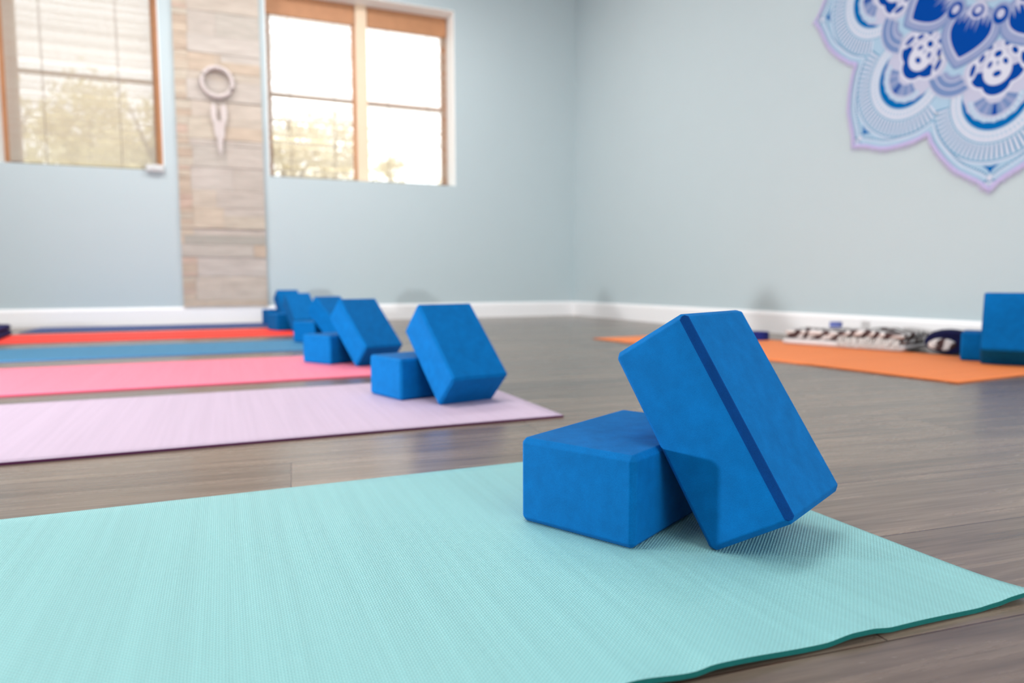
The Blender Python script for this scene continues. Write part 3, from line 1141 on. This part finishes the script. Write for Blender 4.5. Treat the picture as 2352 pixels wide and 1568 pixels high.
def yoga_mat(label, length, width, color, edge, loc, rz, front_lift=None, strength=0.5, nx=60, ny=20):
    """Mat lying on the floor; local origin is its right front corner, the mat runs to -x and +y."""
    b = bmesh.new()
    topv, botv = [], []
    if front_lift:
        xs_ = [0.0]
        while xs_[-1] > -0.75:
            xs_.append(xs_[-1] - 0.006)
        while xs_[-1] > -length + 0.02:
            xs_.append(xs_[-1] - 0.04)
        xs_.append(-length)
        ys_ = [width * (j / 40.0) ** 1.6 for j in range(41)]
    else:
        xs_ = [-length * i / nx for i in range(nx + 1)]
        ys_ = [width * j / ny for j in range(ny + 1)]
    for x in xs_:
        rt_, rb_ = [], []
        for y in ys_:
            dz = 0.0
            yy = y
            if front_lift:
                l_, s_ = front_lift(x)
                k_ = math.exp(-(y / 0.030) ** 1.3)
                dz = l_ * k_ + 0.0006 * math.exp(-(y / 0.12)) * sin(x * 34.0)
                dz = max(dz, 0.0)
                yy = y + s_ * math.exp(-y / 0.15)
            rt_.append(b.verts.new((x, yy, MAT_T + dz + 0.0003)))
            rb_.append(b.verts.new((x, yy, dz + 0.0003)))
        topv.append(rt_)
        botv.append(rb_)
    I, J = len(xs_), len(ys_)
    for i in range(I - 1):
        for j in range(J - 1):
            f = b.faces.new((topv[i][j], topv[i][j + 1], topv[i + 1][j + 1], topv[i + 1][j]))
            f.smooth = True
            b.faces.new((botv[i][j], botv[i + 1][j], botv[i + 1][j + 1], botv[i][j + 1]))
    side = []
    for i in range(I - 1):
        side.append(b.faces.new((topv[i][0], topv[i + 1][0], botv[i + 1][0], botv[i][0])))
        side.append(b.faces.new((topv[i][J - 1], botv[i][J - 1], botv[i + 1][J - 1], topv[i + 1][J - 1])))
    for j in range(J - 1):
        side.append(b.faces.new((topv[0][j], botv[0][j], botv[0][j + 1], topv[0][j + 1])))
        side.append(b.faces.new((topv[I - 1][j], topv[I - 1][j + 1], botv[I - 1][j + 1], botv[I - 1][j])))
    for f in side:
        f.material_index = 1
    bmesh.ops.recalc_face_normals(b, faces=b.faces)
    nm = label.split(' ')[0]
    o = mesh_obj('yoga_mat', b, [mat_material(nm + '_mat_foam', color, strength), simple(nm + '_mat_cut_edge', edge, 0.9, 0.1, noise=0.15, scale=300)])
    o.location = loc
    o.rotation_euler = (0, 0, rz)
    tag(o, label, 'yoga mat', 'yoga mats on the floor')
    return o


LIFT = [(0.0, 0.0050), (-0.012, 0.0048), (-0.024, 0.0044), (-0.048, 0.0022), (-0.072, 0.0008), (-0.166, 0.0010), (-0.192, 0.0038), (-0.207, 0.0042),
        (-0.238, 0.0014), (-0.338, 0.0038), (-0.354, 0.0020), (-0.405, 0.0064), (-0.417, 0.0058), (-0.5, 0.002), (-0.7, 0.0), (-2.0, 0.0)]


def turq_front(x):
    for (a, za), (b_, zb) in zip(LIFT, LIFT[1:]):
        if b_ <= x <= a:
            t = (x - a) / (b_ - a)
            t = t * t * (3 - 2 * t)
            return za + (zb - za) * t, (-x) * 0.040 if x > -0.75 else 0.030
    return 0.0, 0.03


MX = 0.656
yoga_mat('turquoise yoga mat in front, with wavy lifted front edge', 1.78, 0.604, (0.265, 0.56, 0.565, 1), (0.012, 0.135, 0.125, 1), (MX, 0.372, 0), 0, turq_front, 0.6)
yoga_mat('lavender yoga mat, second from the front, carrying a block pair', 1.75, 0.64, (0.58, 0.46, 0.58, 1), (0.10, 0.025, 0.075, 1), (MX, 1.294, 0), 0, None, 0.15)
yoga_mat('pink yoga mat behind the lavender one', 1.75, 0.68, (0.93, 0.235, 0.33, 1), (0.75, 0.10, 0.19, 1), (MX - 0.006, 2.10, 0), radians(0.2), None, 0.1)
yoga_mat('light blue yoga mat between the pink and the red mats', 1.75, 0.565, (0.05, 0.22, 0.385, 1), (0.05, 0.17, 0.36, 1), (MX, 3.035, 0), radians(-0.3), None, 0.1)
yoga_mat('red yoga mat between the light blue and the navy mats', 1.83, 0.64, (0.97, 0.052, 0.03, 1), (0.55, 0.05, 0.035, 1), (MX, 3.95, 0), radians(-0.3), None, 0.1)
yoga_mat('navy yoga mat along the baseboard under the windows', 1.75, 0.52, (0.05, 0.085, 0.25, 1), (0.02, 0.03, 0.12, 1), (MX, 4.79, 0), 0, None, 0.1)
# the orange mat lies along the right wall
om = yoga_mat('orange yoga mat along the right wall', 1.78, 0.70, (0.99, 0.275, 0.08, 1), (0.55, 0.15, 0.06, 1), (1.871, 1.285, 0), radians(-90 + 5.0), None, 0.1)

# ------------------------------------------------------------------ yoga blocks
BL, BW, BT = 0.2330, 0.1510, 0.0995
CH = 0.0058


def block_mesh(stripe=False):
    b = bmesh.new()
    add_box(b, -BT / 2, BT / 2, -BW / 2, BW / 2, -BL / 2, BL / 2)
    bmesh.ops.bevel(b, geom=list(b.edges), offset=CH, segments=1, profile=0.5, affect='EDGES')
    bmesh.ops.bevel(b, geom=list(b.edges), offset=0.0011, segments=2, profile=0.5, affect='EDGES')
    bmesh.ops.recalc_face_normals(b, faces=b.faces)
    return b


proto = mesh_obj('yoga_block', block_mesh(), M_foam, None, smooth=False)
for p in proto.data.polygons:
    p.use_smooth = p.area < 2e-5
block_count = 0


def new_block(mat, label, group):
    global block_count
    o = proto if block_count == 0 else proto.copy()
    if block_count:
        col.objects.link(o)
    block_count += 1
    o.matrix_world = mat
    tag(o, label, 'yoga block', group)
    return o


def verts_of(mat):
    h = (BT / 2, BW / 2, BL / 2)
    out = []
    for sx_ in (-1, 1):
        for sy_ in (-1, 1):
            for sz_ in (-1, 1):
                for k_ in range(3):
                    hh = [sx_ * (h[0] - CH), sy_ * (h[1] - CH), sz_ * (h[2] - CH)]
                    hh[k_] = (sx_, sy_, sz_)[k_] * h[k_]
                    out.append(mat @ Vector(hh))
    return out


def mat_cols(x, y, z, c):
    return Matrix(((x.x, y.x, z.x, c.x), (x.y, y.y, z.y, c.y), (x.z, y.z, z.z, c.z), (0, 0, 0, 1)))


def lean_matrix(ax_, ay_, phi, th):
    a = Vector((cos(phi), sin(phi), 0))
    p = Vector((sin(phi), -cos(phi), 0))
    zz = Vector((0, 0, 1))
    ab = p * cos(th) + zz * sin(th)
    l = -p * sin(th) + zz * cos(th)
    c = Vector((ax_, ay_, 0)) + ab * BT / 2 + a * BW / 2 + l * BL / 2
    m = mat_cols(ab, a, l, c)
    low = min(v.z for v in verts_of(m))
    m.translation.z += Z0 - low + 0.0002
    return m, ab, a, p


def flat_matrix(fx, fy, fyaw):
    a = Vector((cos(fyaw), sin(fyaw), 0))
    q = Vector((-sin(fyaw), cos(fyaw), 0))
    c = Vector((fx, fy, Z0 + BT / 2 + 0.0002)) + a * BL / 2 + q * BW / 2
    return mat_cols(Vector((0, 0, 1)), -q, a, c)


def pair(lean, flat, lean_label, flat_label, group, move='flat'):
    m, ab, a, p = lean_matrix(*lean)
    fm = flat_matrix(*flat)
    # slide one block until the leaning face just rests on the edge of the lying block
    nrm = -ab
    c0 = m.translation - ab * BT / 2
    # only the part of the lying block below the slope and within the leaning width counts
    pts = []
    for v in verts_of(fm):
        pts.append(v)
    pen = max((v - c0).dot(-nrm) for v in pts)
    # signed gap of the closest vertex outside the face (positive: free)
    gap = -pen
    shift = gap / max(1e-6, p.dot(ab))
    print('pair', group, 'gap mm', round(gap * 1000, 1), 'shift mm', round(shift * 1000, 1))
    d = p * (shift - 0.0004)
    if move == 'flat':
        fm.translation += d
    elif move == 'lean':
        m.translation -= d
    else:
        fm.translation += d * 0.5
        m.translation -= d * 0.5
    lo = new_block(m, lean_label, group)
    fo = new_block(fm, flat_label, group)
    return lo, fo


G = 'blue foam yoga blocks in leaning pairs'
l1, f1 = pair((0.4579, 0.5677, 0.4585, 0.5448), (0.3846, 0.5969, 0.4928),
              'blue foam block with a dark edge stripe leaning over the turquoise mat', 'blue foam block lying flat on the turquoise mat', G, 'flat')
l2, f2 = pair((0.4476, 1.5174, 0.2312, 0.7852), (0.3823, 1.6005, 0.3035),
              'blue foam block leaning over the lavender mat', 'blue foam block lying flat on the lavender mat', G)
l3, f3 = pair((0.4038, 2.3396, 0.3794, 0.815), (0.3331, 2.426, 0.5461),
              'blue foam block leaning over the pink mat', 'blue foam block lying flat on the pink mat', G)
l4, f4 = pair((0.4551, 3.2388, 0.5224, 0.88), (0.3882, 3.3488, 0.60),
              'blue foam block leaning over the light blue mat', 'blue foam block lying flat on the light blue mat', G, 'both')
l5, f5 = pair((0.368, 4.22, 0.25, 0.84), (0.292, 4.316, 0.30),
              'blue foam block leaning over the red mat', 'blue foam block lying flat on the red mat', G, 'both')
l6, f6 = pair((0.36, 4.95, 0.25, 0.70), (0.285, 5.03, 0.25),
              'blue foam block leaning over the navy mat, behind the red mat pair', 'blue foam block lying flat on the navy mat, mostly hidden', G)
l7, f7 = pair((2.3771, 1.5588, -1.0194, 0.6311), (2.467, 1.687, -1.0194),
              'blue foam block leaning over the orange mat at the right edge', 'blue foam block lying flat on the orange mat behind the leaning one', G)

# darker blue strip laid along the near long edge of the front leaning block
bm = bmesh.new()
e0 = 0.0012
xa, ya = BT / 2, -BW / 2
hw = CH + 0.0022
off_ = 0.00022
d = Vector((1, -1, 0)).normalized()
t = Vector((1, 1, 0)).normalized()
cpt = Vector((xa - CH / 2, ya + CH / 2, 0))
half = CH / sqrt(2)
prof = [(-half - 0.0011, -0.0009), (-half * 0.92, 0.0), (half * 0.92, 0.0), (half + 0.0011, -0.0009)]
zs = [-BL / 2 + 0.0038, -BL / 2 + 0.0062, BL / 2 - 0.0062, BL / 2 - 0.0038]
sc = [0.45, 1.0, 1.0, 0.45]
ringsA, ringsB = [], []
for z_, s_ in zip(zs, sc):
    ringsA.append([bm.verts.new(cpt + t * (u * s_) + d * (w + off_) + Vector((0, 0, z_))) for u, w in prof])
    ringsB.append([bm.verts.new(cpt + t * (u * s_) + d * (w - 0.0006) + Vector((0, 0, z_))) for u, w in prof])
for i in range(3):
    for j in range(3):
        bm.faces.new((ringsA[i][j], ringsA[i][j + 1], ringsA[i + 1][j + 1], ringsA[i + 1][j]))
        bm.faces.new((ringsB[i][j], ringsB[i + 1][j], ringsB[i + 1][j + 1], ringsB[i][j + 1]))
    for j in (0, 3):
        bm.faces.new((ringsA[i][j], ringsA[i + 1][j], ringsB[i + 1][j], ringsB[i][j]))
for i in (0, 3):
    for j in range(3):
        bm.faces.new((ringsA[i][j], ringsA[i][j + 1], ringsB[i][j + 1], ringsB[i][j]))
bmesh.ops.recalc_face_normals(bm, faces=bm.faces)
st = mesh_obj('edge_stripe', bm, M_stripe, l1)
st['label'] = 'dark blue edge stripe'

# ------------------------------------------------------------------ folded navy blanket at the left end of the red mat


def soft_slab(nx, ny, sx_, sy_, h, layers, rnd, wob=0.004, seed=1):
    """A folded blanket: stacked, rounded, slightly uneven layers."""
    rg = random.Random(seed)
    b = bmesh.new()
    lh = h / layers
    for L in range(layers):
        ox, oy = rg.uniform(-0.008, 0.008), rg.uniform(-0.008, 0.008)
        hx, hy = sx_ / 2 - rg.uniform(0, 0.006), sy_ / 2 - rg.uniform(0, 0.006)
        ph = [rg.uniform(0, 6.28) for _ in range(4)]
        z0 = L * lh
        prof = []
        m = 6
        for i in range(m + 1):
            a = -pi / 2 + pi * i / m
            prof.append((cos(a) * min(rnd, lh / 2), lh / 2 + sin(a) * lh / 2))
        # perimeter loops
        per = []
        def rect(r):
            pts = []
            for s in range(4):
                for k in range(nx if s % 2 == 0 else ny):
                    u = k / (nx if s % 2 == 0 else ny)
                    x, y = ((-hx + 2 * hx * u, -hy), (hx, -hy + 2 * hy * u), (hx - 2 * hx * u, hy), (-hx, hy - 2 * hy * u))[s]
                    x += ox + (r if x >= hx - 1e-6 else (-r if x <= -hx + 1e-6 else 0))
                    y += oy + (r if y >= hy - 1e-6 else (-r if y <= -hy + 1e-6 else 0))
                    pts.append((x, y))
            return pts
        loops = []
        for (r, z) in prof:
            lp = []
            for (x, y) in rect(r):
                dz = wob * (sin(x * 31 + ph[0]) + sin(y * 27 + ph[1])) * (z / lh) * 0.5
                if L:
                    dz += 0
                lp.append(b.verts.new((x, y, z0 + z * 0.98 + max(dz, -0.3 * lh) * (0 if z < lh * 0.5 else 1))))
            loops.append(lp)
        for i in range(len(loops) - 1):
            n_ = len(loops[i])
            for k in range(n_):
                b.faces.new((loops[i][k], loops[i][(k + 1) % n_], loops[i + 1][(k + 1) % n_], loops[i + 1][k]))
        b.faces.new(loops[0][::-1])
        b.faces.new(loops[-1])
    bmesh.ops.recalc_face_normals(b, faces=b.faces)
    return b


M_navy = simple('dark_navy_fabric', (0.014, 0.016, 0.085, 1), 0.9, 0.15, noise=0.35, scale=40)
o = mesh_obj('folded_blanket', soft_slab(14, 14, 0.36, 0.42, 0.062, 2, 0.02, 0.003, 3), M_navy, None, smooth=True)
o.location = (-1.245, 4.36, Z0 + 0.0005)
o.rotation_euler = (0, 0, radians(6))
tag(o, 'dark navy folded blanket at the left end of the red mat', 'blanket')

# ------------------------------------------------------------------ things on the orange mat
M_weave = blanket_material()
bl = empty('folded_blanket', (2.531, 2.208, Z0 + 0.0005))
bl.rotation_euler = (0, 0, radians(90 + 16))
tag(bl, 'white and dark brown patterned blanket folded on the orange mat by the right wall', 'blanket')
M_white_wool = simple('white_wool', (0.62, 0.60, 0.60, 1), 0.95, 0.05, noise=0.08, scale=50)
b = soft_slab(18, 8, 0.50, 0.24, 0.026, 1, 0.012, 0.002, 5)
mesh_obj('plain_bottom_fold', b, M_white_wool, bl, smooth=True)
b = soft_slab(22, 10, 0.485, 0.225, 0.040, 2, 0.012, 0.006, 9)
for v in b.verts:
    v.co.z += 0.0275 + 0.012 * max(0, 1 - ((v.co.x + 0.12) / 0.16) ** 2) * (v.co.z / 0.04)
mesh_obj('patterned_folds', b, M_weave, bl, smooth=True)
# fringe tassels along the front edge of the blanket
b = bmesh.new()
for i in range(24):
    x = -0.235 + 0.25 * i / 24
    for q in range(3):
        xx = x + random.uniform(-0.003, 0.003)
        add_tube(b, [(xx, 0.118, 0.045), (xx + random.uniform(-0.006, 0.006), 0.130, 0.026), (xx + random.uniform(-0.012, 0.012), 0.137, 0.006)], [0.0022, 0.002, 0.0014], 5)
tas = mesh_obj('fringe', b, simple('cream_fringe', (0.62, 0.60, 0.58, 1), 0.95, 0.05, noise=0.2, scale=60), bl)
tas['kind'] = 'stuff'

# rolled blanket at the near end of the patterned one, its dark back outside
rb = empty('rolled_blanket', (2.640, 1.850, Z0 + 0.0005))
rb.rotation_euler = (0, 0, radians(35))          # local -x looks to the camera
tag(rb, 'rounded rolled blanket with a dark navy back beside the blue blocks on the orange mat', 'blanket')


def arch(k, s, SEG=32):
    a = 2 * pi * k / SEG
    y = cos(a) * 0.088 * s
    z = 0.043 + sin(a) * (0.046 if sin(a) > 0 else 0.043) * s
    return y, z


b = bmesh.new()
SEG = 32
loops = []
for (x, so) in ((-0.080, 0.30), (-0.084, 0.60), (-0.088, 0.88), (-0.080, 0.98), (-0.03, 1.0), (0.03, 1.0), (0.075, 0.98), (0.085, 0.88)):
    loops.append([b.verts.new((x + 0.002 * sin(k * 1.3), *arch(k, so))) for k in range(SEG)])
for A_, B_ in zip(loops, loops[1:]):
    for k in range(SEG):
        b.faces.new((A_[k], A_[(k + 1) % SEG], B_[(k + 1) % SEG], B_[k]))
b.faces.new(loops[0][::-1])
b.faces.new(loops[-1])
bmesh.ops.recalc_face_normals(b, faces=b.faces)
mesh_obj('dark_outer_layer', b, simple('navy_black_wool', (0.010, 0.011, 0.05, 1), 0.95, 0.1, noise=0.4, scale=30), rb, smooth=True)
b = bmesh.new()
loops = []
for (x, so) in ((-0.093, 0.16), (-0.096, 0.34), (-0.093, 0.48), (-0.086, 0.54), (-0.06, 0.55)):
    loops.append([b.verts.new((x + 0.0015 * sin(k * 2.1), arch(k, so)[0] + 0.028, arch(k, so)[1] - 0.008)) for k in range(SEG)])
for A_, B_ in zip(loops, loops[1:]):
    for k in range(SEG):
        b.faces.new((A_[k], A_[(k + 1) % SEG], B_[(k + 1) % SEG], B_[k]))
b.faces.new(loops[0][::-1])
b.faces.new(loops[-1])
bmesh.ops.recalc_face_normals(b, faces=b.faces)
mesh_obj('patterned_core', b, M_weave, rb, smooth=True)

# coiled navy strap at the far end of the orange mat
M_strap = simple('navy_cotton_webbing', (0.016, 0.026, 0.19, 1), 0.85, 0.15, noise=0.15, scale=80)
sc_t = empty('yoga_strap', (2.395, 2.655, Z0 + 0.0005))
tag(sc_t, 'coiled navy strap lying at the far end of the orange mat', 'yoga strap')
b = bmesh.new()
N = 150
turns = 8
inn, outt = [], []
for i in range(N + 1):
    t_ = i / N
    a = 2 * pi * turns * t_
    r_ = 0.010 + 0.045 * t_
    x, y = cos(a) * r_, sin(a) * r_
    x2, y2 = cos(a) * (r_ + 0.0036), sin(a) * (r_ + 0.0036)
    inn.append((b.verts.new((x, y, 0)), b.verts.new((x, y, 0.038))))
    outt.append((b.verts.new((x2, y2, 0)), b.verts.new((x2, y2, 0.038))))
for i in range(N):
    b.faces.new((inn[i][0], inn[i][1], inn[i + 1][1], inn[i + 1][0]))
    b.faces.new((outt[i][0], outt[i + 1][0], outt[i + 1][1], outt[i][1]))
    b.faces.new((inn[i][1], outt[i][1], outt[i + 1][1], inn[i + 1][1]))
    b.faces.new((inn[i][0], inn[i + 1][0], outt[i + 1][0], outt[i][0]))
b.faces.new((inn[0][0], outt[0][0], outt[0][1], inn[0][1]))
b.faces.new((inn[N][0], inn[N][1], outt[N][1], outt[N][0]))
bmesh.ops.recalc_face_normals(b, faces=b.faces)
mesh_obj('webbing', b, M_strap, sc_t)
b = bmesh.new()
add_box(b, 0.0575, 0.0615, -0.016, 0.016, 0.004, 0.034, bevel=0.0012)
mesh_obj('buckle', b, simple('black_plastic', (0.01, 0.01, 0.03, 1), 0.4, 0.4, noise=0.05), sc_t)
# blue strap end on top of the blanket
b = bmesh.new()
pts = [(0.030 * cos(a), 0.024 * sin(a), 0) for a in [2 * pi * i / 28 for i in range(28)]]
inn, outt = [], []
for (x, y, _) in pts:
    inn.append((b.verts.new((x * 0.86, y * 0.82, 0)), b.verts.new((x * 0.86, y * 0.82, 0.024))))
    outt.append((b.verts.new((x, y, 0)), b.verts.new((x, y, 0.024))))
for i in range(28):
    j = (i + 1) % 28
    b.faces.new((inn[i][0], inn[i][1], inn[j][1], inn[j][0]))
    b.faces.new((outt[i][0], outt[j][0], outt[j][1], outt[i][1]))
    b.faces.new((inn[i][1], outt[i][1], outt[j][1], inn[j][1]))
    b.faces.new((inn[i][0], inn[j][0], outt[j][0], outt[i][0]))
bmesh.ops.recalc_face_normals(b, faces=b.faces)
o = mesh_obj('strap_loop', b, simple('faded_blue_webbing', (0.16, 0.19, 0.46, 1), 0.85, 0.1, noise=0.1), None)
o.location = (2.60, 2.37, Z0 + 0.0715)
tag(o, 'small blue strap loop resting on top of the patterned blanket', 'yoga strap')
